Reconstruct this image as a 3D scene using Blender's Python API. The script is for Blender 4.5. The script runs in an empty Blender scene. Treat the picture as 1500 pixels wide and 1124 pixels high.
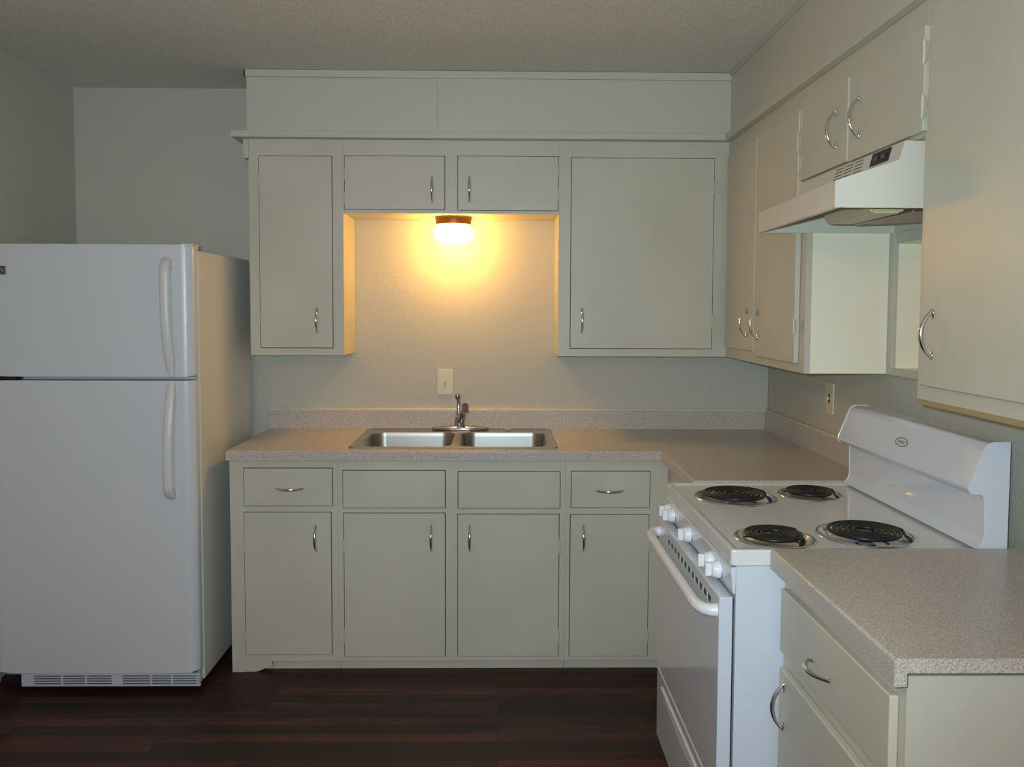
import bpy, bmesh, math, random
from mathutils import Vector, Matrix
random.seed(7)
PI = math.pi
SC = bpy.context.scene
COL = SC.collection

# ------------------------------------------------------------------ camera
CYAW, CPIT, CROL, CF, CSY = -0.0156, -0.0552, 0.0041, 1226.64, 42.94
c, s = math.cos, math.sin
ex = Vector((c(CYAW), s(CYAW), 0)); ey = Vector((-s(CYAW), c(CYAW), 0)); ez = Vector((0, 0, 1))
fw = ey*c(CPIT) + ez*s(CPIT); up0 = -ey*s(CPIT) + ez*c(CPIT)
rt = ex*c(CROL) + up0*s(CROL); up = -ex*s(CROL) + up0*c(CROL)
cam = bpy.data.cameras.new('camera'); camo = bpy.data.objects.new('camera', cam); COL.objects.link(camo)
M = Matrix.Identity(4)
for i in range(3):
    M[i][0] = rt[i]; M[i][1] = up[i]; M[i][2] = -fw[i]
M[0][3], M[1][3], M[2][3] = 0, -3.955, 1.4856
camo.matrix_world = M
cam.sensor_fit = 'HORIZONTAL'; cam.sensor_width = 36; cam.lens = CF/1500*36
cam.shift_y = -CSY/1500; cam.clip_start = .02
SC.camera = camo

# ------------------------------------------------------------------ world, lights, exposure
w = bpy.data.worlds.new('world'); SC.world = w; w.use_nodes = True
w.node_tree.nodes['Background'].inputs[0].default_value = (.4, .55, 1, 1)
w.node_tree.nodes['Background'].inputs[1].default_value = .05
SC.view_settings.view_transform = 'Standard'; SC.view_settings.look = 'None'
SC.view_settings.gamma = 1; SC.view_settings.exposure = 0
SC.view_settings.use_curve_mapping = False

def area(name, loc, size, power, color, rot):
    l = bpy.data.lights.new(name, 'AREA'); l.shape = 'RECTANGLE'; l.size, l.size_y = size
    l.energy = power; l.color = color
    o = bpy.data.objects.new(name, l); COL.objects.link(o); o.location = loc; o.rotation_euler = rot
    return o
def point(name, loc, power, color, radius):
    l = bpy.data.lights.new(name, 'POINT'); l.energy = power; l.color = color; l.shadow_soft_size = radius
    o = bpy.data.objects.new(name, l); COL.objects.link(o); o.location = loc
    return o
# warm ceiling lamp of the room behind the camera
point('ceiling_lamp_light', (-.9, -4.9, 2.2), 39, (1, .46, .24), .14)
# added cool fill light, set in an unseen window behind the camera
area('added_cool_fill', (-.75, -6.58, 1.45), (1.5, 1.3), 17, (.36, .54, 1), (PI/2, 0, 0))
# the flash of the camera that took the photograph: strongest in the middle of its beam
fl = bpy.data.lights.new('camera_flash', 'SPOT'); fl.energy = 145; fl.color = (.69, .93, 1); fl.shadow_soft_size = .015
fl.spot_size = math.radians(118); fl.spot_blend = 1
flo = bpy.data.objects.new('camera_flash', fl); COL.objects.link(flo); flo.location = (-.06, -3.94, 1.53)
flo.rotation_euler = (math.radians(90+1), 0, 0)
LAMP_STRENGTH = 45

# ------------------------------------------------------------------ materials
def mat(name, color, rough=.5, metal=0, spec=.5, coat=0):
    m = bpy.data.materials.new(name); m.use_nodes = True
    b = m.node_tree.nodes['Principled BSDF']
    b.inputs['Base Color'].default_value = (*color, 1); b.inputs['Roughness'].default_value = rough
    b.inputs['Metallic'].default_value = metal; b.inputs['Specular IOR Level'].default_value = spec
    if coat: b.inputs['Coat Weight'].default_value = coat; b.inputs['Coat Roughness'].default_value = .08
    return m
def nodes(m): return m.node_tree.nodes, m.node_tree.links, m.node_tree.nodes['Principled BSDF']
def coords(m, scale=(1, 1, 1)):
    n, l, b = nodes(m)
    t = n.new('ShaderNodeNewGeometry'); mp = n.new('ShaderNodeMapping'); mp.inputs['Scale'].default_value = scale
    l.new(t.outputs['Position'], mp.inputs['Vector']); return mp.outputs['Vector']
def bump(m, scale, strength, dist=.002, detail=3, stretch=(1, 1, 1)):
    n, l, b = nodes(m)
    x = n.new('ShaderNodeTexNoise'); x.inputs['Scale'].default_value = scale; x.inputs['Detail'].default_value = detail
    l.new(coords(m, stretch), x.inputs['Vector'])
    bp = n.new('ShaderNodeBump'); bp.inputs['Strength'].default_value = strength; bp.inputs['Distance'].default_value = dist
    l.new(x.outputs['Fac'], bp.inputs['Height']); l.new(bp.outputs['Normal'], b.inputs['Normal'])
    return m
def mottle(m, c1, c2, scale, lo=.35, hi=.65, detail=4, stretch=(1, 1, 1)):
    n, l, b = nodes(m)
    x = n.new('ShaderNodeTexNoise'); x.inputs['Scale'].default_value = scale; x.inputs['Detail'].default_value = detail
    l.new(coords(m, stretch), x.inputs['Vector'])
    r = n.new('ShaderNodeValToRGB'); r.color_ramp.elements[0].position = lo; r.color_ramp.elements[1].position = hi
    r.color_ramp.elements[0].color = (*c1, 1); r.color_ramp.elements[1].color = (*c2, 1)
    l.new(x.outputs['Fac'], r.inputs['Fac']); l.new(r.outputs['Color'], b.inputs['Base Color'])
    return r.outputs['Color']

CREAM = (.66, .62, .50)
M_cab = mat('cabinet_paint', CREAM, .38); mottle(M_cab, (.57, .545, .44), (.615, .585, .48), 3); bump(M_cab, 60, .12, .001)
M_trim = mat('trim_paint', (.59, .57, .485), .42); bump(M_trim, 45, .12, .001)
M_wall = mat('wall_paint', (.545, .535, .46), .6); bump(M_wall, 95, .5, .003, 4)
M_walll = M_wall
M_ceil = mat('ceiling_texture', (.58, .55, .48), .85)
def ceil_tex():
    n, l, b = nodes(M_ceil); v = coords(M_ceil)
    x = n.new('ShaderNodeTexNoise'); x.inputs['Scale'].default_value = 110; x.inputs['Detail'].default_value = 5
    l.new(v, x.inputs['Vector'])
    bp = n.new('ShaderNodeBump'); bp.inputs['Strength'].default_value = .9; bp.inputs['Distance'].default_value = .006
    l.new(x.outputs['Fac'], bp.inputs['Height']); l.new(bp.outputs['Normal'], b.inputs['Normal'])
    r = n.new('ShaderNodeValToRGB'); r.color_ramp.elements[0].position = .35; r.color_ramp.elements[1].position = .65
    r.color_ramp.elements[0].color = (.65, .625, .555, 1); r.color_ramp.elements[1].color = (.80, .775, .71, 1)
    l.new(x.outputs['Fac'], r.inputs['Fac']); l.new(r.outputs['Color'], b.inputs['Base Color'])
ceil_tex()
M_dark = mat('recess_shade', (.02, .018, .015), .8)  # near-black in place of the shade behind the grille
M_gap_shade = mat('door_gap_shade', (.10, .085, .06), .7)  # dark tone standing in for shade in the door gaps
M_chrome = mat('chrome', (.74, .72, .70), .13, 1)
M_faucet = mat('faucet_chrome', (.50, .50, .53), .10, 1)
M_steel = mat('stainless_steel', (.42, .405, .39), .38, 1); bump(M_steel, 40, .08, .0005, 2, (1, 12, 1))
M_fridge = mat('fridge_enamel', (.665, .685, .70), .27); bump(M_fridge, 240, .35, .0012, 2)
M_fside = mat('fridge_side_enamel', (.70, .69, .65), .42); bump(M_fside, 260, .16, .0012, 2)
M_fhandle = mat('fridge_handle_plastic', (.70, .685, .67), .35)
M_gasket = mat('gasket_grey', (.42, .45, .49), .6)
M_black = mat('black_plastic', (.012, .011, .011), .35)
M_enamel = mat('white_enamel_cool_lit', (.69, .745, .83), .11, coat=.3)  # white enamel with the bluish light put into its colour
M_top = mat('cooktop_enamel_warm_lit', (.79, .80, .80), .16, coat=.3)  # same enamel, warmer: light on the top put into its colour
M_endp = mat('cream_paint_lightened', (.97, .91, .72), .4)  # cream paint, lightened to stand in for missing light
M_knob = mat('white_knob_plastic', (.86, .87, .9), .3)
M_hood = mat('hood_enamel', (.71, .68, .585), .3)
M_coil = mat('coil_element', (.022, .02, .022), .38, .3)
M_bronze = mat('bronze_metal', (.20, .10, .045), .38, .7)
M_plate = mat('almond_plastic', (.72, .65, .48), .4)
M_filter = mat('aluminium_filter', (.42, .37, .34), .5, .7); bump(M_filter, 500, .8, .002, 1)
M_mark = mat('emblem_grey', (.22, .19, .16), .45)
M_badge = mat('badge_brown', (.14, .11, .09), .35, .4)
M_badgel = mat('badge_tan', (.45, .40, .32), .35, .5)
M_wood = mat('raw_wood_edge', (.42, .31, .16), .7)
M_lens = mat('hood_lamp_lens', (.66, .60, .38), .35)
M_caulk = mat('caulk', (.75, .66, .48), .6)

M_lam = mat('speckled_laminate', (.4, .36, .31), .3)
def lam():
    n, l, b = nodes(M_lam); v = coords(M_lam)
    a = n.new('ShaderNodeTexNoise'); a.inputs['Scale'].default_value = 380; a.inputs['Detail'].default_value = 2; l.new(v, a.inputs['Vector'])
    r = n.new('ShaderNodeValToRGB'); cr = r.color_ramp
    cr.elements[0].position = .34; cr.elements[0].color = (.32, .27, .225, 1)
    cr.elements[1].position = .66; cr.elements[1].color = (.72, .655, .575, 1)
    e = cr.elements.new(.44); e.color = (.52, .465, .40, 1); e = cr.elements.new(.57); e.color = (.57, .515, .455, 1)
    l.new(a.outputs['Fac'], r.inputs['Fac']); l.new(r.outputs['Color'], b.inputs['Base Color'])
lam()

M_floor = mat('dark_wood_floor', (.05, .02, .012), .5, 0, .3)
def floor_tex():
    n, l, b = nodes(M_floor); v = coords(M_floor)
    br = n.new('ShaderNodeTexBrick'); br.inputs['Scale'].default_value = 1
    br.inputs['Brick Width'].default_value = .85; br.inputs['Row Height'].default_value = .058
    br.inputs['Mortar Size'].default_value = .0009; br.inputs['Mortar Smooth'].default_value = .2
    br.offset = .37; br.offset_frequency = 3; br.squash = 1
    br.inputs['Color1'].default_value = (0, 0, 0, 1); br.inputs['Color2'].default_value = (1, 1, 1, 1); br.inputs['Mortar'].default_value = (0, 0, 0, 1)
    l.new(v, br.inputs['Vector'])
    g = n.new('ShaderNodeTexNoise'); g.inputs['Scale'].default_value = 1; g.inputs['Detail'].default_value = 6; g.inputs['Roughness'].default_value = .65
    l.new(coords(M_floor, (1.6, 55, 1)), g.inputs['Vector'])
    g2 = n.new('ShaderNodeTexNoise'); g2.inputs['Scale'].default_value = 1; g2.inputs['Detail'].default_value = 3
    l.new(coords(M_floor, (3.5, 14, 1)), g2.inputs['Vector'])
    mx = n.new('ShaderNodeMath'); mx.operation = 'MULTIPLY_ADD'; mx.inputs[1].default_value = .30
    l.new(br.outputs['Color'], mx.inputs[0])
    ad = n.new('ShaderNodeMath'); ad.operation = 'MULTIPLY'; ad.inputs[1].default_value = .55; l.new(g.outputs['Fac'], ad.inputs[0])
    ad2 = n.new('ShaderNodeMath'); ad2.operation = 'MULTIPLY_ADD'; ad2.inputs[1].default_value = .35; l.new(g2.outputs['Fac'], ad2.inputs[0]); l.new(ad.outputs[0], ad2.inputs[2])
    l.new(ad2.outputs[0], mx.inputs[2])
    r = n.new('ShaderNodeValToRGB'); cr = r.color_ramp
    cr.elements[0].position = .36; cr.elements[0].color = (.016, .009, .008, 1)
    cr.elements[1].position = .86; cr.elements[1].color = (.125, .040, .024, 1)
    e = cr.elements.new(.55); e.color = (.032, .013, .010, 1); e = cr.elements.new(.70); e.color = (.064, .022, .015, 1)
    l.new(mx.outputs[0], r.inputs['Fac'])
    mm = n.new('ShaderNodeMix'); mm.data_type = 'RGBA'; mm.inputs['B'].default_value = (.008, .005, .004, 1)
    l.new(br.outputs['Fac'], mm.inputs['Factor']); l.new(r.outputs['Color'], mm.inputs['A'])
    l.new(mm.outputs['Result'], b.inputs['Base Color'])
    bp = n.new('ShaderNodeBump'); bp.inputs['Strength'].default_value = .15; bp.inputs['Distance'].default_value = .001
    l.new(g.outputs['Fac'], bp.inputs['Height']); l.new(bp.outputs['Normal'], b.inputs['Normal'])
floor_tex()

M_glow = bpy.data.materials.new('lit_frosted_glass'); M_glow.use_nodes = True
def glow():
    n, l, b = nodes(M_glow)
    b.inputs['Base Color'].default_value = (.9, .85, .75, 1)
    b.inputs['Emission Color'].default_value = (1, .51, .09, 1); b.inputs['Emission Strength'].default_value = LAMP_STRENGTH
glow()

# ------------------------------------------------------------------ mesh helpers
def finish(bm, smooth=35):
    bmesh.ops.recalc_face_normals(bm, faces=bm.faces)
    for f in bm.faces: f.smooth = True
    for e in bm.edges:
        if len(e.link_faces) == 2: e.smooth = e.calc_face_angle(0) < math.radians(smooth)
def obj(name, bm, m, parent=None, label=None, smooth=35, mats=None):
    """one mesh object; bm is in WORLD coordinates, parents are unrotated"""
    finish(bm, smooth)
    if parent is not None:
        off = Vector((0, 0, 0)); p = parent
        while p is not None: off += p.location; p = p.parent
        bmesh.ops.translate(bm, verts=bm.verts, vec=-off)
    me = bpy.data.meshes.new(name); bm.to_mesh(me); bm.free()
    for x in (mats or [m]): me.materials.append(x)
    o = bpy.data.objects.new(name, me); COL.objects.link(o)
    if parent is not None: o.parent = parent
    if label: o['label'] = label
    if len(me.polygons) < 1500:
        wn = o.modifiers.new('weighted_normals', 'WEIGHTED_NORMAL'); wn.weight = 80; wn.keep_sharp = True
    return o
def tag(o, label, cat, group=None):
    o['label'] = label; o['category'] = cat
    if group: o['group'] = group
    return o
def thing(name, label, cat, loc, group=None):
    o = bpy.data.objects.new(name, None); COL.objects.link(o); o.location = loc; o.empty_display_size = .1
    return tag(o, label, cat, group)
def struct(name, bm, m, label=None, **k):
    o = obj(name, bm, m, **k); o['kind'] = 'structure'
    if label: o['label'] = label
    return o
def nb(): return bmesh.new()
def box(bm, x0, x1, y0, y1, z0, z1, bev=0, seg=2, mi=0):
    r = bmesh.ops.create_cube(bm, size=1)
    vs = r['verts']
    for v in vs:
        v.co = Vector(((x0+x1)/2 + v.co.x*(x1-x0), (y0+y1)/2 + v.co.y*(y1-y0), (z0+z1)/2 + v.co.z*(z1-z0)))
    fs = {f for v in vs for f in v.link_faces}
    for f in fs: f.material_index = mi
    if bev:
        es = {e for v in vs for e in v.link_edges}
        bmesh.ops.bevel(bm, geom=list(es), offset=bev, segments=seg, profile=.5, affect='EDGES')
    return bm
def vox(xs, ys, zs, keep, tf=None, bev=0, seg=2, edge=None):
    """solid made of the grid cells for which keep(centre) holds; inner faces dropped, coplanar faces merged"""
    bm = nb(); xs, ys, zs = [sorted(set(round(q, 5) for q in a)) for a in (xs, ys, zs)]
    V = {}
    def v(i, j, k):
        if (i, j, k) not in V: V[(i, j, k)] = bm.verts.new((xs[i], ys[j], zs[k]))
        return V[(i, j, k)]
    nx, ny, nz = len(xs)-1, len(ys)-1, len(zs)-1
    K = {(i, j, k) for i in range(nx) for j in range(ny) for k in range(nz)
         if keep((xs[i]+xs[i+1])/2, (ys[j]+ys[j+1])/2, (zs[k]+zs[k+1])/2)}
    for (i, j, k) in K:
        for d, q in (((-1, 0, 0), [(0, 0, 0), (0, 0, 1), (0, 1, 1), (0, 1, 0)]), ((1, 0, 0), [(1, 0, 0), (1, 1, 0), (1, 1, 1), (1, 0, 1)]),
                     ((0, -1, 0), [(0, 0, 0), (1, 0, 0), (1, 0, 1), (0, 0, 1)]), ((0, 1, 0), [(0, 1, 0), (0, 1, 1), (1, 1, 1), (1, 1, 0)]),
                     ((0, 0, -1), [(0, 0, 0), (0, 1, 0), (1, 1, 0), (1, 0, 0)]), ((0, 0, 1), [(0, 0, 1), (1, 0, 1), (1, 1, 1), (0, 1, 1)])):
            if (i+d[0], j+d[1], k+d[2]) not in K:
                bm.faces.new([v(i+a, j+b, k+cc) for a, b, cc in q])
    bmesh.ops.dissolve_limit(bm, angle_limit=.01, verts=bm.verts, edges=bm.edges)
    if bev:
        es = [e for e in bm.edges if len(e.link_faces) == 2 and e.calc_face_angle(0) > .5 and (edge is None or edge(*[(a+b)/2 for a, b in zip(e.verts[0].co, e.verts[1].co)], e))]
        bmesh.ops.bevel(bm, geom=es, offset=bev, segments=seg, profile=.5, affect='EDGES')
    if tf:
        for q in bm.verts: q.co = Vector(tf(*q.co))
    return bm
def prism(bm, prof, a0, a1, axis, a0s=None):
    """profile extruded along an axis; profile in the two other axes (order x,y,z)"""
    def P(p, a):
        return {'X': (a, p[0], p[1]), 'Y': (p[0], a, p[1]), 'Z': (p[0], p[1], a)}[axis]
    A = [bm.verts.new(P(p, a0)) for p in prof]; B = [bm.verts.new(P(p, a1)) for p in prof]
    bm.faces.new(A); bm.faces.new(B[::-1]); n = len(prof)
    for i in range(n): bm.faces.new((A[i], B[i], B[(i+1) % n], A[(i+1) % n]))
    return bm
def tube(bm, pts, rad, seg=12, flat=None, closed=False, upv=None):
    pts = [Vector(p) for p in pts]; n = len(pts)
    if not hasattr(rad, '__len__'): rad = [rad]*n
    if flat is None: flat = [1]*n
    rings = []; T0 = None; N = None
    for i, p in enumerate(pts):
        if closed: T = (pts[(i+1) % n]-pts[i-1]).normalized()
        else: T = (pts[min(i+1, n-1)]-pts[max(i-1, 0)]).normalized()
        if N is None:
            N = Vector(upv) if upv else (Vector((0, 0, 1)) if abs(T.z) < .9 else Vector((1, 0, 0)))
        elif upv: N = Vector(upv)
        N = (N - T*N.dot(T)).normalized(); B = T.cross(N)
        r = rad[i]; rx, ry = (r if hasattr(r, '__len__') else (r, r*flat[i]))
        rings.append([bm.verts.new(p + B*(math.cos(2*PI*k/seg)*rx) + N*(math.sin(2*PI*k/seg)*ry)) for k in range(seg)])
    m = n if closed else n-1
    for i in range(m):
        a, b = rings[i], rings[(i+1) % n]
        for k in range(seg): bm.faces.new((a[k], a[(k+1) % seg], b[(k+1) % seg], b[k]))
    if not closed: bm.faces.new(rings[0][::-1]); bm.faces.new(rings[-1])
    return bm
def lathe(bm, prof, cx, cy, seg=40, closed_ends=True, cz=0):
    rings = []
    for r, z in prof:
        if r < 1e-6: rings.append([bm.verts.new((cx, cy, cz+z))])
        else: rings.append([bm.verts.new((cx+r*math.cos(2*PI*k/seg), cy+r*math.sin(2*PI*k/seg), cz+z)) for k in range(seg)])
    for a, b in zip(rings, rings[1:]):
        for k in range(seg):
            k2 = (k+1) % seg
            if len(a) == 1 and len(b) == 1: continue
            if len(a) == 1: bm.faces.new((a[0], b[k], b[k2]))
            elif len(b) == 1: bm.faces.new((a[k], a[k2], b[0]))
            else: bm.faces.new((a[k], a[k2], b[k2], b[k]))
    return bm
def rrect(x0, x1, y0, y1, r, n=8):
    out = []
    for cx, cy, a in ((x1-r, y1-r, 0), (x0+r, y1-r, PI/2), (x0+r, y0+r, PI), (x1-r, y0+r, 3*PI/2)):
        for k in range(n+1):
            t = a + PI/2*k/n; out.append((cx+r*math.cos(t), cy+r*math.sin(t)))
    return out

# ------------------------------------------------------------------ measures
XL, XR, YB, ZC, YR = -1.968, 1.282, 0.0, 2.493, -6.5
YF = -.606          # base cabinet face
YU = -.294          # upper cabinet face
XU = .997           # face of the right-hand uppers
XF = .686           # face of the right-hand base cabinets
ZU = 1.275          # underside of the uppers
ZT = 2.207          # underside of the ledge
ZK = .914           # counter height

# ------------------------------------------------------------------ room shell
struct('floor', box(nb(), XL-.2, XR+.3, YR-.2, .2, -.05, 0), M_floor)
struct('ceiling', box(nb(), XL-.2, XR+.3, YR-.2, .2, ZC, ZC+.05), M_ceil)
struct('wall_back', box(nb(), XL, XR, 0, .12, 0, ZC), M_wall)
struct('wall_left', box(nb(), XL-.12, XL, YR, .12, 0, ZC), M_walll)
# right wall with the niche behind the range
OY0, OY1, OZ0, OZ1 = -1.86, -1.266, 1.290, 1.702
struct('wall_right', vox([XR, XR+.13, XR+.15], [YR, OY0, OY1, .12], [0, OZ0, OZ1, ZC],
       lambda x, y, z: not (x < XR+.13 and OY0 < y < OY1 and OZ0 < z < OZ1)), M_wall)
# casing of the niche
bm = nb()
box(bm, XR-.014, XR-.0005, -1.2385-.030, -1.2415, OZ0-.016, OZ1+.03, .002)
box(bm, XR-.014, XR-.0005, OY0-.034, OY0+.004, OZ0-.016, OZ1+.03, .002)
box(bm, XR-.012, XR-.0005, OY0+.004, OY1-.004, OZ1-.004, OZ1+.03, .002)
box(bm, XR-.022, XR-.0005, OY0+.004, OY1-.004, OZ0-.016, OZ0+.006, .002)
struct('trim_1', bm, M_trim, label='painted casing around the niche behind the range')
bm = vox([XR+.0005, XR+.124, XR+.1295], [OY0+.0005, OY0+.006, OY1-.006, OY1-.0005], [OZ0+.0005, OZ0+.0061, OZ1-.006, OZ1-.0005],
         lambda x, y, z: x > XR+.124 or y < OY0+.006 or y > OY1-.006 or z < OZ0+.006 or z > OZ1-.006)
struct('trim_9', bm, M_endp, label='cream lining of the niche behind the range, light painted in')
# rear wall (behind the camera) with an unseen window added for the cool fill light
WX0, WX1, WZ0, WZ1 = -1.5, 0.0, .8, 2.1
struct('wall_front', vox([XL, WX0, WX1, XR], [YR-.12, YR], [0, WZ0, WZ1, ZC],
       lambda x, y, z: not (WX0 < x < WX1 and WZ0 < z < WZ1)), M_wall)
bm = vox([WX0, WX0+.05, -.775, -.725, WX1-.05, WX1], [YR-.08, YR-.03], [WZ0, WZ0+.05, 1.44, 1.47, WZ1-.05, WZ1],
         lambda x, y, z: x < WX0+.05 or x > WX1-.05 or z < WZ0+.05 or z > WZ1-.05 or -.775 < x < -.725 or 1.44 < z < 1.47)
struct('added_window', bm, M_trim)  # unseen frame, added around the cool fill light

# thin wall panel between counter and uppers
struct('trim_2', box(nb(), -1.076, XR-.002, -.007, -.0005, .92, 1.90), M_wall, label='thin textured wall panel behind the sink')

# soffit above the uppers, back and right, with its top strip
bm = vox([-1.077, .992, XR-.001], [-2.78, -.32, -.001], [2.236, ZC-.001], lambda x, y, z: x > .992 or y > -.32)
struct('trim_3', bm, M_trim, label='painted soffit box above the wall cabinets')
bm = nb(); box(bm, -1.086, .9915, -.332, -.3205, 2.461, ZC-.0015, .0015); box(bm, -1.086, -1.0775, -.332, -.001, 2.461, ZC-.0015, .0015)
struct('trim_4', bm, M_trim, label='narrow strip where the soffit meets the ceiling')
bm = nb(); box(bm, -.2675, -.2655, -.3212, -.3195, 2.2365, 2.460)
struct('trim_5', bm, mat('seam_filler', (.42, .40, .34), .7), label='panel seam in the soffit')
bm = nb(); box(bm, .983, .9915, -2.78, -.3325, 2.478, ZC-.0015, .001)
struct('trim_6', bm, M_trim, label='narrow strip along the ceiling above the right wall cabinets')
# ledge moulding between soffit and cabinets
bm = vox([-1.144, .968, XR-.001], [-2.80, -.335, -.001], [ZT+.001, ZT+.029], lambda x, y, z: x > .968 or y > -.335, bev=.003)
struct('trim_7', bm, M_trim, label='projecting ledge moulding along the top of the wall cabinets')
bm = box(nb(), -1.102, -1.0805, YU-.006, -.001, 2.124, ZT, .002)
struct('trim_8', bm, M_trim, label='small cornice block at the left end of the wall cabinets')

# ------------------------------------------------------------------ cabinet hardware
def handle_mesh():
    bm = nb(); n = 22; pts = []; rad = []
    for i in range(n+1):
        t = -1 + 2*i/n; L = .055
        h = .004 + .027*(1-abs(t)**2.2)
        pts.append((0, -h, t*L))
        wdt = .0026 + .0034*(1-abs(t))**.6 if abs(t) < .9 else .0040
        rad.append((wdt, .0026 + .0016*(1-t*t)))
    tube(bm, pts, rad, 10, upv=(0, 1, 0))
    for sg in (-1, 1):      # pointed feet lying on the door
        P = [(0, -.0028, sg*.034), (0, -.0034, sg*.044), (0, -.0042, sg*.050), (0, -.0028, sg*.057)]
        tube(bm, P, [(.0012, .001), (.0042, .0026), (.0052, .0032), (.0022, .0016)], 10, upv=(0, 1, 0))
    finish(bm, 50); me = bpy.data.meshes.new('handle'); bm.to_mesh(me); bm.free(); me.materials.append(M_chrome); return me
ME_HANDLE = handle_mesh()
def hinge_mesh():
    """barrel along z at origin, leaves spreading to +-x, y<0 is outwards"""
    bm = nb()
    tube(bm, [(0, -.003, -.026), (0, -.003, .026)], .0036, 10)
    tube(bm, [(0, -.003, .026), (0, -.003, .031)], [.0036, .0012], 10)
    tube(bm, [(0, -.003, -.031), (0, -.003, -.026)], [.0012, .0036], 10)
    for sg in (1, -1):
        prof = [(0, -.020), (sg*.006, -.022), (sg*.013, -.017), (sg*.019, -.021), (sg*.020, -.012), (sg*.015, -.005), (sg*.015, .005),
                (sg*.020, .012), (sg*.019, .021), (sg*.013, .017), (sg*.006, .022), (0, .020)]
        prism(bm, prof, -.0016, 0, 'Y')
    finish(bm, 40); me = bpy.data.meshes.new('hinge'); bm.to_mesh(me); bm.free(); me.materials.append(M_cab); return me
ME_HINGE = hinge_mesh()
def place(me, name, parent, loc, face='S', horiz=False):
    o = bpy.data.objects.new(name, me); COL.objects.link(o); o.parent = parent
    off = Vector((0, 0, 0)); p = parent
    while p is not None: off += p.location; p = p.parent
    o.location = Vector(loc)-off
    R = Matrix.Identity(3)
    if horiz: R = Matrix.Rotation(PI/2, 3, 'Y')
    if face == 'W': R = Matrix.Rotation(-PI/2, 3, 'Z') @ R
    o.rotation_euler = R.to_euler()
    return o

# ------------------------------------------------------------------ cabinets
T = .018
def cab_body(u0, u1, vf, vb, z0, z1, holes, tf, top=True):
    """hollow carcass with a face frame; u across, v into the depth; holes = openings in the face frame"""
    us = [u0, u0+T, u1-T, u1]; zs = [z0, z0+T, z1-T, z1]
    for a, b, cc, d in holes: us += [a, b]; zs += [cc, d]
    vs = [vf, vf+.019, vb-.006, vb]
    def keep(u, v, z):
        if v < vf+.019: return not any(a < u < b and cc < z < d for a, b, cc, d in holes)
        return u < u0+T or u > u1-T or z < z0+T or (top and z > z1-T) or v > vb-.006
    return vox(us, vs, zs, keep, tf)
S_ = lambda u, v, z: (u, v, z)
W_ = lambda u, v, z: (v, u, z)
def front(name, parent, u0, u1, z0, z1, vf, thick, tf, bev=.0025, mesh_m=None):
    bm = box(nb(), u0, u1, vf-thick, vf+.001 if thick < .016 else vf-.0006, z0, z1, bev, 3)
    for q in bm.verts: q.co = Vector(tf(*q.co))
    return obj(name, bm, mesh_m or M_cab, parent)
G = .0028
def inset(name, parent, u0, u1, z0, z1, vf):
    """door or drawer front sitting in an opening of the back-wall cabinets, standing 5 mm proud"""
    bm = box(nb(), u0, u1, vf-.005, vf+.013, z0, z1, .0018, 2)
    return obj(name, bm, M_cab, parent)
def hole(u0, u1, z0, z1): return (u0-G, u1+G, z0-G, z1+G)
def gap_backing(parent, u0, u1, v, z0, z1, tf=S_):
    bm = box(nb(), u0, u1, v, v+.002, z0, z1)
    for q in bm.verts: q.co = Vector(tf(*q.co))
    return obj('gap_shade_sheet', bm, M_gap_shade, parent)  # dark sheet painted as the shade seen through the gaps

def hs(o, x, z, y, horiz=False): place(ME_HANDLE, 'handle', o, (x, y, z), 'S', horiz)
def hg(o, x, z, y): place(ME_HINGE, 'hinge', o, (x, y, z), 'S')

# back wall, upper left
U1 = thing('wall_cabinet', 'tall painted wall cabinet left of the lit sink alcove, one door hinged left', 'cabinet', (-.877, YU/2, ZU))
d = (-1.036, -.724, 1.309, 2.134)
obj('cabinet_body', cab_body(-1.080, -.675, YU, -.008, ZU, ZT, [hole(*d)], S_), M_cab, U1)
gap_backing(U1, -1.055, -.70, YU+.021, 1.295, 2.17)
o = inset('door', U1, *d, YU); hs(o, -.791, 1.427, YU-.005)
hg(o, -1.0375, 2.03, YU-.005); hg(o, -1.0385, 1.44, YU-.005)
# middle, over the sink
U2 = thing('wall_cabinet', 'short painted two-door wall cabinet bridging the sink alcove above its lamp', 'cabinet', (-.208, YU/2, 1.895))
d1 = (-.673, -.237, 1.910, 2.137); d2 = (-.179, .261, 1.908, 2.139)
obj('cabinet_body', cab_body(-.6745, .2575, YU, -.008, 1.893, ZT, [hole(-.668, -.237, *d1[2:]), hole(-.179, .2535, *d2[2:])], S_), M_cab, U2)
gap_backing(U2, -.65, .235, YU+.021, 1.915, 2.17)
o = inset('door', U2, -.668, -.237, *d1[2:], YU); hs(o, -.291, 1.995, YU-.005); hg(o, -.6705, 2.06, YU-.005); hg(o, -.6705, 1.955, YU-.005)
o = inset('door', U2, -.179, .2535, *d2[2:], YU); hs(o, -.130, 1.998, YU-.005); hg(o, .255, 2.08, YU-.005); hg(o, .255, 1.975, YU-.005)
# right
U3 = thing('wall_cabinet', 'wide painted wall cabinet right of the lit sink alcove, handle at lower left', 'cabinet', (.627, YU/2, ZU))
d = (.312, .932, 1.311, 2.135)
obj('cabinet_body', cab_body(.258, XU-.0005, YU, -.008, ZU, ZT, [hole(*d)], S_), M_cab, U3)
gap_backing(U3, .29, .96, YU+.021, 1.295, 2.17)
o = inset('door', U3, *d, YU); hs(o, .361, 1.432, YU-.005); hg(o, .9335, 2.01, YU-.005); hg(o, .9345, 1.43, YU-.005)

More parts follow.
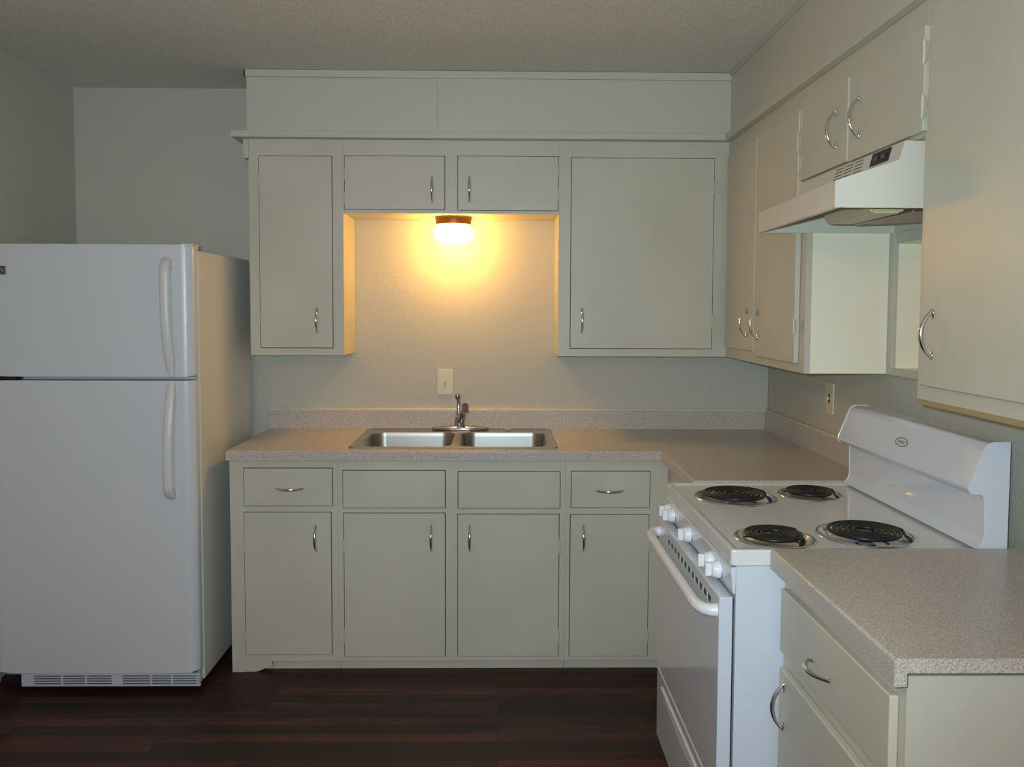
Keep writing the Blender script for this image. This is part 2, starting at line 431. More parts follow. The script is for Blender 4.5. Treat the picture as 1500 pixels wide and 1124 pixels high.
# right wall, corner pair
DT = .0175
def whandle(o, y, z, x, horiz=False): place(ME_HANDLE, 'handle', o, (x, y, z), 'W', horiz)
def whinge(o, y, z, x): place(ME_HINGE, 'hinge', o, (x, y, z), 'W')
XD = XU-DT
U4 = thing('corner_wall_cabinet', 'two-door painted wall cabinet in the corner left of the range hood', 'cabinet', (1.14, -.766, ZU))
obj('cabinet_body', cab_body(-1.238, -.0085, XU, XR-.0005, ZU, ZT, [(-1.17, -.33, 1.32, 2.12)], W_), M_cab, U4)
o = front('door', U4, -.738, -.335, 1.322, 2.140, XU, DT, W_); whandle(o, -.660, 1.430, XD)
o = front('door', U4, -1.190, -.746, 1.306, 2.136, XU, DT, W_); whandle(o, -.800, 1.425, XD)
whinge(o, -1.1925, 2.03, XD); whinge(o, -1.1925, 1.43, XD)
bm = nb(); box(bm, XU+.002, XU+.016, -1.2405, -1.2385, ZU+.0005, ZT-.002, .0005)
obj('edge_strip', bm, M_cab, U4)
obj('end_panel', box(nb(), XU+.019, XR-.016, -1.2412, -1.2383, ZU+.0005, 1.8925, .0006), M_endp, U4, 'cream end panel, light painted into its colour')
# over the hood
U5 = thing('wall_cabinet', 'short painted two-door wall cabinet directly over the range hood', 'cabinet', (1.14, -1.61, 1.895))
obj('cabinet_body', cab_body(-1.981, -1.242, XU, XR-.0005, 1.893, ZT, [(-1.94, -1.27, 1.93, 2.12)], W_), M_cab, U5)
o = front('door', U5, -1.578, -1.206, 1.903, 2.138, XU, DT, W_); whandle(o, -1.505, 2.007, XD)
whinge(o, -1.2035, 2.09, XD); whinge(o, -1.2035, 1.96, XD)
o = front('door', U5, -2.003, -1.588, 1.900, 2.141, XU, DT, W_); whandle(o, -1.662, 2.007, XD)
whinge(o, -2.0055, 2.08, XD); whinge(o, -2.0055, 1.955, XD)
# nearest
U6 = thing('wall_cabinet', 'large painted wall cabinet nearest the camera, one wide door, above the near counter', 'cabinet', (1.14, -2.36, ZU))
obj('cabinet_body', cab_body(-2.78, -1.983, XU, XR-.0005, ZU, ZT, [(-2.70, -2.06, 1.33, 2.12)], W_), M_cab, U6)
bm = nb(); box(bm, XU+.001, XR-.001, -2.779, -1.9845, ZU-.0125, ZU-.0002)
obj('bottom_board', bm, M_wood, U6, 'bare wooden lower edge')
o = front('door', U6, -2.745, -2.024, 1.310, 2.139, XU, DT, W_, .0035); whandle(o, -2.083, 1.430, XD)

# base cabinets, back wall
ZB1 = .872
def base(label, u0, u1, draws, doors, stile_left=None):
    t = thing('base_cabinet', label, 'cabinet', ((u0+u1)/2, -.3, 0))
    H = [hole(*q[:4]) for q in draws+doors]
    obj('cabinet_body', cab_body(u0, u1, YF, -.002, .045, ZB1, H, S_, False), M_cab, t)
    gap_backing(t, u0+.02, u1-.02, YF+.021, .07, .85)
    obj('toe_kick', box(nb(), u0+.0005, u1-.0005, YF+.035, YF+.052, 0, .0448), M_cab, t)
    for q in draws:
        o = inset('drawer', t, *q[:4], YF) if q[4] else inset('false_front', t, *q[:4], YF)
        if q[4]: hs(o, q[4], q[5], YF-.005, True)
    for q in doors:
        o = inset('door', t, *q[:4], YF); hs(o, q[4], .554, YF-.005)
        for z in (.52, .15): hg(o, q[5], z, YF-.005)
    return t
B1 = base('painted base cabinet beside the refrigerator, one drawer over one door', -1.080, -.6475,
     [(-1.023, -.669, .686, .838, -.841, .757)], [(-1.023, -.676, .074, .659, -.736, -1.0255)])
bm = box(nb(), -1.080, -1.026, YF-.0005, YF+.03, 0, .0448, .001)
obj('corner_foot', bm, M_cab, B1)
bm = prism(nb(), [(-1.0255, 0), (-.985, 0), (-.962, .008), (-.945, .017), (-.922, .024), (-.922, .0446), (-1.0255, .0446)], YF+.004, YF+.022, 'Y')
obj('corner_bracket', bm, M_cab, B1)
base('painted sink base cabinet under the sink, two false drawer fronts over two doors', -.647, .2705,
     [(-.626, -.216, .679, .829, None), (-.162, .2475, .677, .825, None)],
     [(-.623, -.216, .066, .655, -.271, -.6255), (-.163, .245, .066, .651, -.116, .2475)])
base('painted base cabinet left of the range, one drawer over one door hinged right', .271, .6855,
     [(.295, .612, .680, .827, .450, .749)], [(.292, .610, .066, .650, .344, .6125)])
# corner unit between sink run and range
B4 = thing('corner_base_cabinet', 'blind painted corner base cabinet squeezed between sink run and range', 'cabinet', (.98, -.6, 0))
bm = vox([XF, .72, XR-.002], [-1.205, YF, -.002], [.045, ZB1], lambda x, y, z: True)
obj('cabinet_body', bm, M_cab, B4)
obj('toe_kick', box(nb(), .735, .75, -1.20, YF, 0, .0448), M_cab, B4)

# near base cabinet
B5 = thing('base_cabinet', 'painted base cabinet under the near counter, drawer over door, cream end panel', 'cabinet', (.98, -2.3, 0))
obj('cabinet_body', cab_body(-2.594, -1.996, XF, XR-.002, .045, ZB1, [(-2.55, -2.04, .70, .81), (-2.55, -2.04, .09, .63)], W_), M_cab, B5)
obj('toe_kick', box(nb(), .735, .75, -2.59, -2.0, 0, .0448), M_cab, B5)
o = front('drawer', B5, -2.572, -2.018, .676, .828, XF, DT, W_, .004); whandle(o, -2.272, .741, XF-DT, True)
o = front('door', B5, -2.572, -2.018, .075, .638, XF, DT, W_, .004); whandle(o, -2.062, .560, XF-DT)

# ------------------------------------------------------------------ countertops
CT = thing('countertop', 'speckled grey-beige laminate L-shaped countertop holding the sink', 'countertop', (-.2, -.3, .874))
xs = [-1.086, -.603, .231, .650, .672, XR-.001]; ys = [-1.206, -.633, -.611, -.562, -.052, -.001]; zs = [.874, .889, ZK]
def keepc(x, y, z):
    if not (y > -.633 or x > .650): return False
    if -.603 < x < .231 and -.562 < y < -.052: return False
    if z < .889: return (y < -.611 and x < .672) or (x < .672 and x > .65) 
    return True
def edc(x, y, z, e):
    return z > ZK-.001 and ((abs(y+.633) < 1e-3 and x < .651) or (abs(x-.650) < 1e-3 and y < -.632) or abs(x+1.086) < 1e-3)
obj('worktop', vox(xs, ys, zs, keepc, bev=.006, seg=3, edge=edc), M_lam, CT)
bm = vox([-1.080, XR-.022, XR-.001], [-1.206, -.028, -.0075], [ZK+.0002, 1.003], lambda x, y, z: x > XR-.022 or y > -.028, bev=.003, edge=lambda x, y, z, e: z > 1.0)
obj('backsplash', bm, M_lam, CT)
bm = vox([-1.080, XR-.019, XR-.001], [-1.206, -.024, -.0075], [1.0032, 1.010], lambda x, y, z: x > XR-.019 or y > -.024, bev=.002, edge=lambda x, y, z, e: z > 1.005)
obj('backsplash_cap', bm, M_caulk, CT, 'cream cap strip')
NC = thing('countertop', 'short speckled laminate countertop at lower right, right of the range', 'countertop', (1.0, -2.3, .874))
xs = [.650, .672, XR-.001]; ys = [-2.622, -1.994]; zs = [.866, .889, ZK]
obj('worktop', vox(xs, ys, zs, lambda x, y, z: z > .889 or x < .672, bev=.007, seg=4, edge=lambda x, y, z, e: z > ZK-.001 and abs(x-.650) < 1e-3 or (z > ZK-.001 and abs(y+1.994) < 1e-3 and False)), M_lam, NC)

# ------------------------------------------------------------------ sink
SK = thing('sink', 'stainless steel double-bowl drop-in kitchen sink under the alcove lamp', 'sink', (-.186, -.31, ZK))
def sink():
    x0, x1, y0, y1 = -.612, .243, -.577, -.040
    bm = nb()
    def loop(pts, z): return [bm.verts.new((x, y, z)) for x, y in pts]
    def bridge(a, b):
        n = len(a)
        for i in range(n): bm.faces.new((a[i], a[(i+1) % n], b[(i+1) % n], b[i]))
    o0 = loop(rrect(x0, x1, y0, y1, .018), ZK+.0006); o1 = loop(rrect(x0+.002, x1-.002, y0+.002, y1-.002, .018), ZK+.005)
    o2 = loop(rrect(x0+.008, x1-.008, y0+.008, y1-.008, .016), ZK+.006); o3 = loop(rrect(x0+.018, x1-.018, y0+.018, y1-.018, .014), ZK+.0025)
    bridge(o0, o1); bridge(o1, o2); bridge(o2, o3)
    inner = []
    for bx0, bx1 in ((-.578, -.196), (-.166, .208)):
        inner.append((bx0, bx1, loop(rrect(bx0, bx1, -.545, -.128, .062), ZK+.0025)))
    es = []
    for lp in [o3]+[q[2] for q in inner]:
        for i in range(len(lp)):
            e = bm.edges.get((lp[i], lp[(i+1) % len(lp)])) or bm.edges.new((lp[i], lp[(i+1) % len(lp)])); es.append(e)
    bmesh.ops.triangle_fill(bm, edges=es, use_beauty=True)
    obj('rim', bm, M_steel, SK, smooth=25)
    for bx0, bx1, _ in inner:
        bm = nb()
        L = [(0, .0024, .062), (.003, -.002, .060), (.006, -.02, .058), (.012, -.12, .055), (.022, -.155, .05), (.05, -.172, .04), (.14, -.178, .03)]
        prev = None
        for ins, dz, r in L:
            cur = [bm.verts.new((x, y, ZK+dz)) for x, y in rrect(bx0+ins, bx1-ins, -.545+ins, -.128-ins, r)]
            if prev:
                n = len(cur)
                for i in range(n): bm.faces.new((prev[i], prev[(i+1) % n], cur[(i+1) % n], cur[i]))
            prev = cur
        bm.faces.new(prev)
        bo = obj('basin', bm, M_steel, SK, smooth=60)
        cx, cy = (bx0+bx1)/2, -.336
        obj('drain', lathe(nb(), [(0, -.176), (.018, -.176), (.03, -.1735), (.042, -.1735), (.046, -.1772)], cx, cy, 28, cz=ZK), M_chrome, bo)
    bm = lathe(nb(), [(.019, .0026), (.018, .006), (.012, .009), (0, .0095)], .045, -.082, 24, cz=ZK)
    obj('hole_cap', bm, M_chrome, SK)
sink()

# ------------------------------------------------------------------ faucet
FA = thing('faucet', 'chrome single-lever faucet on the sink ledge, spout towards the room', 'faucet', (-.178, -.085, ZK+.003))
def faucet():
    z0 = ZK+.003; cx, cy = -.178, -.084
    bm = nb(); n = 20; pts = []; rad = []
    for i in range(n+1):
        t = -1+2*i/n; pts.append((cx+.132*t, cy, z0+.008)); w_ = max(.004, .028*(1-abs(t)**2.6)**.5)
        rad.append((w_, .006+.011*(1-t*t)))
    tube(bm, pts, rad, 16, upv=(0, 0, 1))
    for v in bm.verts: v.co.z = max(v.co.z, z0)
    obj('deck_plate', bm, M_faucet, FA, smooth=50)
    bm = lathe(nb(), [(0, .010), (.026, .010), (.025, .03), (.023, .058), (.021, .066), (.012, .074), (0, .076)], cx-.004, cy, 28, cz=z0)
    obj('body', bm, M_faucet, FA, smooth=50)
    bm = nb()
    tube(bm, [(cx+.002, cy-.008, z0+.045), (cx+.010, cy-.05, z0+.078), (cx+.018, cy-.11, z0+.108), (cx+.026, cy-.165, z0+.130), (cx+.029, cy-.186, z0+.134)],
         [.019, .0165, .0145, .0145, .015], 16)
    tube(bm, [(cx+.029, cy-.184, z0+.137), (cx+.029, cy-.186, z0+.106)], [.0155, .0140], 16)
    obj('spout', bm, M_faucet, FA, smooth=50)
    bm = nb()
    tube(bm, [(cx-.008, cy, z0+.072), (cx-.008, cy+.004, z0+.10), (cx-.009, cy+.006, z0+.130), (cx-.012, cy+.004, z0+.150)], [.012, .0095, .0085, .009], 14)
    tube(bm, [(cx-.012, cy+.006, z0+.143), (cx-.013, cy+.001, z0+.157), (cx-.013, cy-.002, z0+.169)], [.009, .0155, .009], 14)
    obj('lever', bm, M_faucet, FA, smooth=60)
faucet()

# ------------------------------------------------------------------ alcove lamp
LX, LY, LZ = -.206, -.150, 1.893
LA = thing('ceiling_lamp', 'small round lit lamp with bronze collar under the cabinet over the sink', 'lamp', (LX, LY, LZ))
bm = lathe(nb(), [(0, 0), (.086, 0), (.0865, -.004), (.082, -.010), (.079, -.034), (.076, -.036), (.066, -.036), (.066, -.02), (0, -.02)], LX, LY, 40, cz=LZ-.0005)
obj('collar', bm, M_bronze, LA)
bm = lathe(nb(), [(.062, -.030), (.072, -.040), (.086, -.048), (.089, -.060), (.088, -.085), (.080, -.103), (.060, -.114), (.03, -.119), (0, -.12)], LX, LY, 40, cz=LZ)
obj('glass_shade', bm, M_glow, LA, smooth=60)

# ------------------------------------------------------------------ switch and outlet
SWT = thing('light_switch', 'almond toggle switch plate on the wall above the faucet', 'light switch', (-.2535, -.008, 1.135))
obj('cover_plate', box(nb(), -.291, -.216, -.0135, -.0072, 1.075, 1.195, .002), M_plate, SWT)
bm = box(nb(), -.2575, -.2495, -.025, -.0130, 1.132, 1.143, .003)
obj('toggle', bm, M_plate, SWT)
bm = box(nb(), -.2580, -.2490, -.0140, -.0130, 1.122, 1.146); obj('toggle_slot_shade', bm, mat('slot_shade', (.50, .42, .28), .6), SWT)  # slot drawn as a darker patch for its shade
for z in (1.098, 1.168):
    obj('screw', tube(nb(), [(-.2535, -.0134, z), (-.2535, -.0146, z)], [.003, .0022], 12), M_plate, SWT)
OUT = thing('wall_outlet', 'almond switch plate on the right wall below the corner cabinet', 'outlet', (XR, -.755, 1.142))
obj('cover_plate', box(nb(), XR-.0075, XR-.0006, -.793, -.718, 1.082, 1.203, .002), M_plate, OUT)
bm = nb(); box(bm, XR-.0085, XR-.0072, -.764, -.750, 1.125, 1.160); obj('toggle_slot_shade', bm, mat('slot_dark', (.03, .025, .02), .6), OUT)  # slot shade drawn as a near-black patch
bm = nb(); box(bm, XR-.020, XR-.0072, -.761, -.753, 1.137, 1.147, .002); obj('toggle', bm, M_plate, OUT)

# ------------------------------------------------------------------ refrigerator
FX0, FX1 = -1.918, -1.147
FR = thing('refrigerator', 'white top-freezer refrigerator with two bow handles at left', 'refrigerator', ((FX0+FX1)/2, -.42, 0))
def fridge():
    obj('cabinet_body', box(nb(), FX0, FX1, -.735, -.075, .028, 1.700, .008, 3), M_fside, FR)
    def door(name, z0, z1):
        bm = nb(); n = 14
        prof = [(FX0+.004, -.742), (FX0+.002, -.775), (FX0+.012, -.795), (FX0+.03, -.8015)]
        for i in range(1, n): 
            t = i/n; prof.append((FX0+.03+(FX1-FX0-.075)*t, -.8015-.004*math.sin(PI*t)))
        prof += [(FX1-.045, -.8015)]
        for k in range(1, 9):
            a = PI/2*k/8; prof.append((FX1-.045+.043*math.sin(a)**1.1, -.8015+.034*(1-math.cos(a))))
        prof += [(FX1-.002, -.742)]
        prism(bm, prof, z0, z1, 'Z')
        es = [e for e in bm.edges if abs(e.verts[0].co.z-e.verts[1].co.z) < 1e-6]
        bmesh.ops.bevel(bm, geom=es, offset=.006, segments=3, profile=.5, affect='EDGES')
        return obj(name, bm, M_fridge, FR, smooth=40)
    fz = door('freezer_door', 1.222, 1.716); mn = door('main_door', .084, 1.207)
    obj('gasket', box(nb(), FX0+.012, FX1-.012, -.7415, -.7355, 1.228, 1.692), M_gasket, fz)
    obj('gasket', box(nb(), FX0+.012, FX1-.012, -.7415, -.7355, .092, 1.202), M_gasket, mn)
    obj('divider_rail', box(nb(), FX0+.006, FX1-.004, -.765, -.736, 1.209, 1.220, .001), mat('divider_blue_grey', (.45, .52, .60), .5), FR)
    # top hinge cover and centre hinge
    obj('hinge_cover', box(nb(), FX1-.055, FX1-.008, -.765, -.70, 1.7005, 1.724, .004), M_fridge, FR)
    bm = nb(); box(bm, FX0-.002, FX0+.118, -.806, -.766, 1.211, 1.2185, .001)
    tube(bm, [(FX0+.113, -.80, 1.2145), (FX0+.128, -.80, 1.2145)], .0035, 10)
    obj('centre_hinge', bm, M_black, FR)
    # handles: bowed bars standing off the doors
    def bow(parent, z0, z1, flip, x=FX1-.090):
        bm = nb(); n = 26; pts = []; rad = []
        for i in range(n+1):
            t = i/n; u = t if not flip else 1-t     # u=0 at the end next to the gap
            off = .012 + .036*math.sin(PI/2*min(1, u/.55))**1.0 - .006*max(0, (u-.55)/.45)**2
            if u > .94: off -= .030*((u-.94)/.06)**1.5
            pts.append((x+.008*(1-u)**2*1.2, -.803-off+.012, z0+(z1-z0)*t))
            wd = .0185 if u > .14 else .0125+.006*u/.14
            rad.append((wd, .0105))
        tube(bm, pts, rad, 14, upv=(0, 1, 0))
        for v in bm.verts: v.co.y = min(v.co.y, -.7995)
        # feet down to the door skin
        for u in (.02, .955):
            t = u if not flip else 1-u
            zc = z0+(z1-z0)*t
            box(bm, x-.010, x+.018, -.832 if u > .5 else -.812, -.800, zc-.014, zc+.014, .004, 2)
        return obj('handle', bm, M_fhandle, parent, smooth=50)
    bow(fz, 1.226, 1.662, False); bow(mn, .765, 1.203, True)
    # base grille
    gx0, gx1 = FX0+.095, FX1-.006; z0, z1 = .030, .079
    cols = []; x = gx0+.045
    wds = [.105, .085, .095, .0, .105, .075, .105]
    holes = []
    for q in wds:
        if q == 0: x += .035; continue
        for r in range(4):
            zz = z1-.007-r*.0098; holes.append((x, x+q, zz-.0058, zz))
        x += q+.006
    xs = [gx0, gx1]+[v for h in holes for v in h[:2]]; zs = [z0, z1]+[v for h in holes for v in h[2:]]
    bm = vox(xs, [-.795, -.787], zs, lambda x, y, z: not any(a < x < b and cc < z < d for a, b, cc, d in holes))
    box(bm, gx0, gx0+.008, -.7868, -.745, z0, z1); box(bm, gx1-.008, gx1, -.7868, -.745, z0, z1)
    g = obj('base_grille', bm, mat('grille_plastic', (.60, .64, .70), .45), FR)
    obj('grille_shade', box(nb(), gx0+.01, gx1-.01, -.770, -.768, z0+.002, z1-.002), M_dark, g)  # dark sheet painted as the shade behind the slots
    bm = nb(); box(bm, FX0+.004, FX0+.091, -.775, -.74, .030, .055, .003); box(bm, FX0+.068, FX0+.083, -.782, -.74, .022, .04, .002)
    obj('lower_hinge', bm, M_black, FR)
    for x in (FX0+.06, FX1-.06):
        obj('foot', lathe(nb(), [(0, 0), (.02, 0), (.02, .01), (.012, .014), (.012, .03)], x, -.70, 16), M_black, FR)
    for x in (FX0+.06, FX1-.06):
        obj('foot', lathe(nb(), [(0, 0), (.02, 0), (.02, .01), (.012, .014), (.012, .03)], x, -.12, 16), M_black, FR)
    # brand badge
    bd = obj('badge', box(nb(), -1.895+.025, -1.834, -.8075, -.8015, 1.602, 1.634, .0015), M_badge, fz, 'small brown badge')
    bm = nb()
    pts = [(-1.852+.011*math.cos(a), -.8082, 1.617+.0065*math.sin(a)) for a in [PI*1.3-PI*1.55*k/14 for k in range(15)]]
    tube(bm, pts, .0016, 6); tube(bm, [(-1.866, -.8082, 1.612), (-1.858, -.8082, 1.615), (-1.850, -.8082, 1.612)], .0013, 6)
    obj('badge_mark', bm, M_badgel, bd)
fridge()

# ------------------------------------------------------------------ range
RY0, RY1 = -1.988, -1.211       # near, far
RX = .560
RG = thing('electric_range', 'white freestanding coil-burner electric range between the two countertops', 'stove', (.89, -1.6, 0))
def rng():
    bd = obj('cabinet_body', box(nb(), RX+.012, 1.205, RY0+.006, RY1-.006, .03, .868, .003), M_enamel, RG)
    for x in (.62, 1.15):
        for y in (-1.94, -1.26):
            obj('foot', lathe(nb(), [(0, 0), (.018, 0), (.018, .012), (.01, .016), (.01, .031)], x, y, 14), M_black, RG)
    # cooktop with raised rim and round wells
    burners = [(.732, -1.405, .125, 8), (.978, -1.368, .100, 6), (.702, -1.866, .102, 6), (.947, -1.838, .123, 8)]
    bm = nb(); x0, x1, y0, y1 = RX-.002, 1.222, RY0, RY1
    zt = .909; n = 8
    def loop(pts, z): return [bm.verts.new((x, y, z)) for x, y in pts]
    def bridge(a, b):
        for i in range(len(a)): bm.faces.new((a[i], a[(i+1) % len(a)], b[(i+1) % len(b)], b[i]))
    L = []
    for ins, z in ((.003, .869), (0, .872), (0, zt-.006), (.002, zt-.001), (.005, zt), (.013, zt), (.020, zt-.004), (.024, zt-.0055)):
        L.append(loop(rrect(x0+ins, x1-ins, y0+ins, y1-ins, .010), z))
    for a, b in zip(L, L[1:]): bridge(a, b)
    es = []
    lp = L[-1]
    for i in range(len(lp)): es.append(bm.edges.get((lp[i], lp[(i+1) % len(lp)])))
    for bx, by, br, _ in burners:
        seg = 48; r = br-.012
        a = [bm.verts.new((bx+r*math.cos(2*PI*k/seg), by+r*math.sin(2*PI*k/seg), zt-.0055)) for k in range(seg)]
        b = [bm.verts.new((bx+r*math.cos(2*PI*k/seg), by+r*math.sin(2*PI*k/seg), zt-.030)) for k in range(seg)]
        for i in range(seg): es.append(bm.edges.new((a[i], a[(i+1) % seg])))
        for i in range(seg): bm.faces.new((a[i], b[i], b[(i+1) % seg], a[(i+1) % seg]))
    bmesh.ops.triangle_fill(bm, edges=es, use_beauty=True)
    obj('cooktop', bm, M_top, RG, smooth=40)
    bm = nb(); box(bm, .63, 1.16, RY1-.012, RY1-.004, zt+.0002, zt+.004, .001)
    zt2 = zt-.0055
    for bx, by, br, k in burners:
        pan = lathe(nb(), [(.020, -.020), (.030, -.022), (br-.035, -.019), (br-.018, -.008), (br-.011, .002), (br-.006, .0045), (br-.001, .003), (br, .0003)], bx, by, 56, cz=zt2)
        po = obj('drip_pan', pan, M_chrome, RG, smooth=60)
        turns = 5.0 if k == 8 else 4.0
        R1 = br-.026; R0 = .024; N = int(turns*30); pts = []
        a0 = random.uniform(0, .8)
        for i in range(N+1):
            t = i/N; a = a0 - t*turns*2*PI; r = R0+(R1-R0)*t
            pts.append((bx+r*math.cos(a), by+r*math.sin(a), zt2+.0115))
        bm = nb(); tube(bm, pts, .0050, 8, upv=(0, 0, 1))
        e = pts[-1]; dirx = Vector((e[0]-bx, e[1]-by, 0)).normalized()
        tube(bm, [e, (e[0]+dirx.x*.006, e[1]+dirx.y*.006, zt2+.006), (e[0]+dirx.x*.010, e[1]+dirx.y*.010, zt2-.004)], .0035, 8)
        for j in range(3):
            a = a0+.6+j*2*PI/3
            tube(bm, [(bx+.012*math.cos(a), by+.012*math.sin(a), zt2+.0055), (bx+(R1+.006)*math.cos(a), by+(R1+.006)*math.sin(a), zt2+.0055)], .002, 6)
        tube(bm, [(bx, by, zt2+.005), (bx, by, zt2+.0125)], .014, 18)
        obj('burner_coil', bm, M_coil, po, smooth=60)
    # backguard
    prof = [(1.150, zt+.001), (1.163, .925), (1.168, .945), (1.166, 1.030), (1.163, 1.040), (1.155, 1.043), (1.140, 1.043), (1.131, 1.048), (1.126, 1.056), (1.127, 1.066),
            (1.160, 1.148), (1.166, 1.159), (1.173, 1.165), (1.184, 1.168), (1.224, 1.168), (1.224, zt+.001)]
    bm = prism(nb(), prof, RY0+.002, RY1-.002, 'Y')
    for f in bm.faces:
        pass
    bg = obj('backguard', bm, M_enamel, RG, smooth=30)
    for ya, yb in ((RY0+.0005, RY0+.0018), (RY1-.0018, RY1-.0005)):
        obj('end_cap', prism(nb(), [(x-.002 if x < 1.2 else x, z+(.002 if z > 1.1 else 0)) for x, z in prof], ya, yb, 'Y'), M_enamel, bg)
    # oval emblem on the sloping face
    n_ = Vector((-(1.148-1.066), 0, 1.160-1.127)).normalized(); tv = Vector((1.160-1.127, 0, 1.148-1.066)).normalized(); yv = Vector((0, -1, 0))
    cen = Vector((1.1445, -1.612, 1.1095)) + n_*.0012
    bm = nb(); K = 36
    tube(bm, [cen+yv*(.033*math.cos(2*PI*k/K))+tv*(.0125*math.sin(2*PI*k/K)) for k in range(K)], .0014, 6, closed=True)
    em = obj('emblem', bm, M_mark, bg)
    bm = nb(); pts = []
    for k in range(40):
        t = k/39; pts.append(cen+yv*(-.018+.036*t)+tv*(.003*math.sin(t*2*PI*3.5)+.0006))
    tube(bm, pts, .0009, 5); tube(bm, [cen+yv*-.014+tv*-.0050, cen+yv*.015+tv*-.0050], .0005, 5)
    obj('emblem_script', bm, M_mark, em)
    # front control panel with knobs
    cp = obj('control_panel', prism(nb(), [(RX+.002, .866), (RX-.002, .860), (RX+.004, .803), (RX+.010, .801), (RX+.0115, .866)], RY0+.003, RY1-.003, 'Y'), M_enamel, RG, smooth=20)
    for y in (-1.262, -1.318, -1.545, -1.795, -1.872):
        bm = nb(); K = 26
        def ring(x, r): return [bm.verts.new((x, y+r*math.cos(2*PI*k/K), .826+r*math.sin(2*PI*k/K))) for k in range(K)]
        prevr = None
        for x, r in ((RX+.001, .0225), (RX-.006, .0225), (RX-.012, .0205), (RX-.018, .018), (RX-.020, .016), (RX-.0203, .001)):
            cu = ring(x, r)
            if prevr:
                for k in range(K): bm.faces.new((prevr[k], prevr[(k+1) % K], cu[(k+1) % K], cu[k]))
            prevr = cu
        bm.faces.new(prevr)
        kn = obj('knob', bm, M_knob, cp, smooth=45)
        obj('knob_grip', box(nb(), RX-.036, RX-.0195, y-.006, y+.006, .809, .843, .0035, 2), M_knob, kn)
        obj('index_mark', box(nb(), RX-.0068, RX-.0062, y-.0012, y+.0012, .845, .8475), M_mark, kn)
    # oven door
    dx0, dx1 = .532, .566
    slots = [(-1.905+i*.0455, -1.905+i*.0455+.036, .7490, .7670) for i in range(12)]
    ys = [RY0+.006, RY1-.006]+[v for q in slots for v in q[:2]]
    bm = vox([dx0, dx0+.012, dx1], ys, [.300, .7490, .7670, .792],
             lambda x, y, z: not (x < dx0+.012 and any(a < y < b and cc < z < d_ for a, b, cc, d_ in slots)), bev=.0035,
             edge=lambda x, y, z, e: z < .31 or z > .79 or y < RY0+.01 or y > RY1-.01)
    dr = obj('oven_door', bm, M_enamel, RG)
    bm = nb()
    for q in slots: box(bm, dx0+.0012, dx0+.0116, q[0]+.0005, q[1]-.0005, q[2]+.0003, q[3]-.0003)  # black blocks fill the slots in place of their shade
    obj('vent_slot_shade', bm, M_black, dr, 'row of vent slots, their shade filled in black')
    bm = nb(); hx = .492; ya, yb = RY0+.030, RY1-.030; zh = .752
    P = [(dx0+.002, ya, zh), (dx0-.012, ya, zh), (dx0-.026, ya+.008, zh), (hx+.002, ya+.035, zh), (hx, ya+.07, zh), (hx, (ya+yb)/2, zh), (hx, yb-.07, zh), (hx+.002, yb-.035, zh), (dx0-.026, yb-.008, zh), (dx0-.012, yb, zh), (dx0+.002, yb, zh)]
    tube(bm, P, [.017, .0155, .015, .0145, .014, .014, .014, .0145, .015, .0155, .017], 16)
    obj('handle', bm, M_knob, dr, smooth=60)
    # gap behind the door
    obj('door_gasket', box(nb(), .5665, RX+.0115, RY0+.02, RY1-.02, .31, .785), M_black, dr)
    # storage drawer with moulded finger grip
    bm = vox([.534, .546, .571], [RY0+.006, RY1-.006], [.055, .215, .236, .288], lambda x, y, z: not (z > .288), bev=.003)
    sd = obj('storage_drawer', bm, M_enamel, RG)
    gp = []
    for k in range(17):
        t = k/16; gp.append((-1.30-.60*t, .252-.030*math.sin(PI*t)))
    gp2 = gp + [(-1.90, .256), (-1.30, .256)]
    bm = nb(); A = [bm.verts.new((.5335, y, z)) for y, z in gp2]; B = [bm.verts.new((.5295 if i < 17 else .5335, y, z)) for i, (y, z) in enumerate(gp2)]
    prism(bm, gp2, .5300, .5336, 'X')
    for v in A+B: bm.verts.remove(v)
    obj('finger_grip', bm, M_knob, sd, 'pale curved finger grip')
rng()

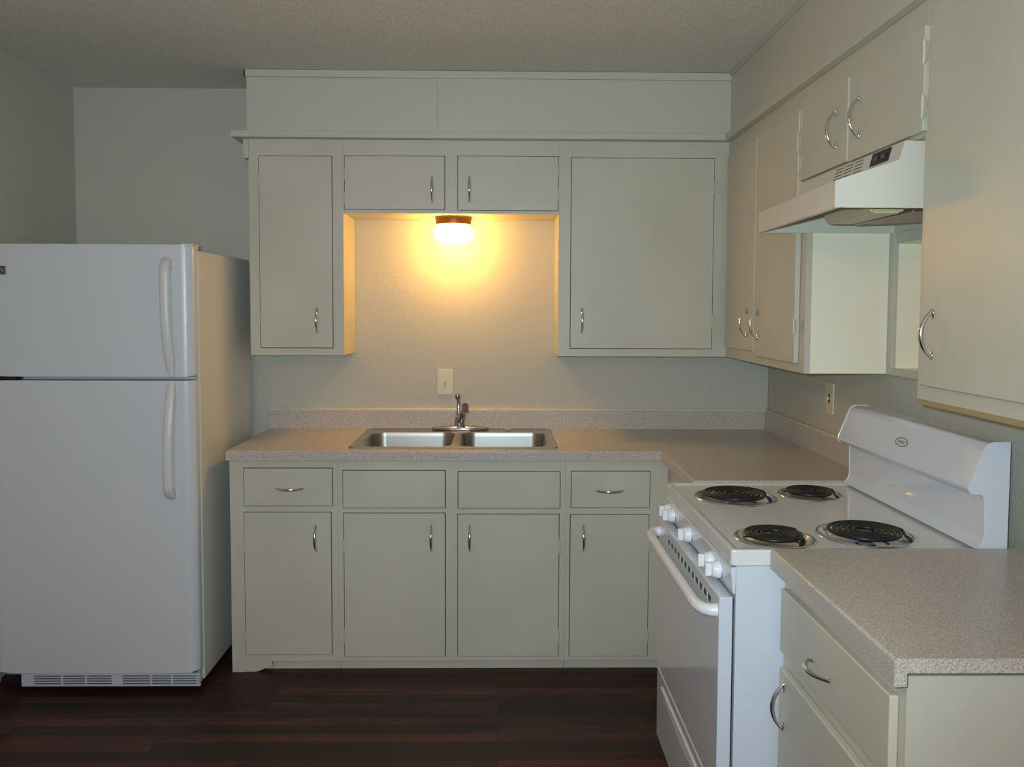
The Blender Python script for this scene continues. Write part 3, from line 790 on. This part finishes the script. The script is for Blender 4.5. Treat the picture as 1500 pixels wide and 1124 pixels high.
# ------------------------------------------------------------------ range hood
HD = thing('range_hood', 'off-white under-cabinet range hood above the range', 'range hood', (1.05, -1.6, 1.73))
def hood():
    yn, yf_ = -1.932, -1.2425
    zb = 1.731; th = .0015
    def skew(bm):     # the hood hangs slightly crooked: near end sticks out further
        for v in bm.verts:
            k = (v.co.y-yf_)/(yn-yf_)
            if v.co.x < .9: v.co.x -= .030*max(0, min(1, k))
        return bm
    xl = .838
    out = [(xl, zb), (xl, zb+.064), (.962, 1.846), (.974, 1.8915), (XR-.002, 1.8915), (XR-.002, zb)]
    inn = [(xl+th, zb), (xl+th, zb+.063), (.964, 1.844), (.976, 1.8895), (XR-.0035, 1.8895), (XR-.0035, zb)]
    bm = nb()
    def ring(pr, y): return [bm.verts.new((x, y, z)) for x, z in pr]
    a, b = ring(out, yn), ring(out, yf_); a2, b2 = ring(inn, yn+th), ring(inn, yf_-th)
    for i in range(5):
        bm.faces.new((a[i], a[i+1], b[i+1], b[i])); bm.faces.new((a2[i], b2[i], b2[i+1], a2[i+1]))
    bm.faces.new(a); bm.faces.new(b[::-1]); bm.faces.new(a2[::-1]); bm.faces.new(b2)
    bm.faces.new((a[0], b[0], b2[0], a2[0])); bm.faces.new((a[5], a2[5], b2[5], b[5]))
    bm.faces.new((a[0], a2[0], a2[5], a[5])); bm.faces.new((b[0], b[5], b2[5], b2[0]))
    sh = obj('shell', skew(bm), M_hood, HD, smooth=20)
    bm = nb(); box(bm, xl+.002, xl+.016, yn+.003, yf_-.003, zb+.0005, zb+.0025); box(bm, xl+.03, XR-.004, yn+.002, yn+.014, zb+.0005, zb+.0025); box(bm, xl+.03, XR-.004, yf_-.014, yf_-.002, zb+.0005, zb+.0025)
    obj('bottom_flange', skew(bm), M_hood, sh)
    # sloped strip: x as function of z
    def sx(z): return .962+.012*(z-1.846)/.0455
    def plate(y0, y1, z0, z1, t, m, name, parent=sh):
        bm = nb(); pr = [(sx(z0)-t, z0), (sx(z1)-t, z1), (sx(z1)+.0003, z1), (sx(z0)+.0003, z0)]
        prism(bm, pr, y0, y1, 'Y'); return obj(name, bm, m, parent)
    cpn = plate(-1.868, -1.765, 1.855, 1.889, .0022, M_black, 'control_plate')
    def rock(yc, zc, name):
        bm = nb(); box(bm, sx(zc)-.0065, sx(zc)-.001, yc-.010, yc+.010, zc-.006, zc+.006, .002); obj(name, bm, mat('switch_black', (.05, .05, .055), .25), cpn)
    rock(-1.797, 1.872, 'rocker_switch'); rock(-1.838, 1.872, 'rocker_switch')
    bm = nb()
    for y0, y1 in ((-1.71, -1.655), (-1.645, -1.59), (-1.58, -1.525)):
        for k in range(4):
            z = 1.855+k*.0095
            prism(bm, [(sx(z)-.0004, z), (sx(z+.003)-.0004, z+.003), (sx(z+.003)+.0003, z+.003), (sx(z)+.0003, z)], y0, y1, 'Y')
    obj('louvre_shade_strips', bm, mat('louvre_shadow', (.16, .12, .07), .7), sh)  # dark strips painted as the shade in the louvre slots
    # lamp housing and filter inside
    bm = nb(); prism(bm, [(.945, 1.775), (.950, 1.742), (.962, 1.7335), (1.035, 1.7335), (1.05, 1.750), (1.05, 1.81), (.95, 1.81)], -1.80, -1.50, 'Y')
    bmesh.ops.bevel(bm, geom=bm.edges[:], offset=.006, segments=2, affect='EDGES')
    obj('lamp_lens', bm, M_lens, HD)
    bm = nb(); box(bm, -.100, .100, -.175, .175, -.004, .004, .001)
    Mx = Matrix.Translation((1.166, -1.63, 1.745)) @ Matrix.Rotation(math.radians(-2), 4, 'Y')
    bm.transform(Mx); ft = obj('grease_filter', bm, M_filter, HD)
    bm = nb()
    for a_, b_, cc, dd in ((-.105, .105, -.180, -.172), (-.105, .105, .172, .180), (-.105, -.097, -.172, .172), (.097, .105, -.172, .172)): box(bm, a_, b_, cc, dd, -.0055, .0055, .001)
    bm.transform(Mx); obj('filter_frame', bm, M_steel, ft)
hood()
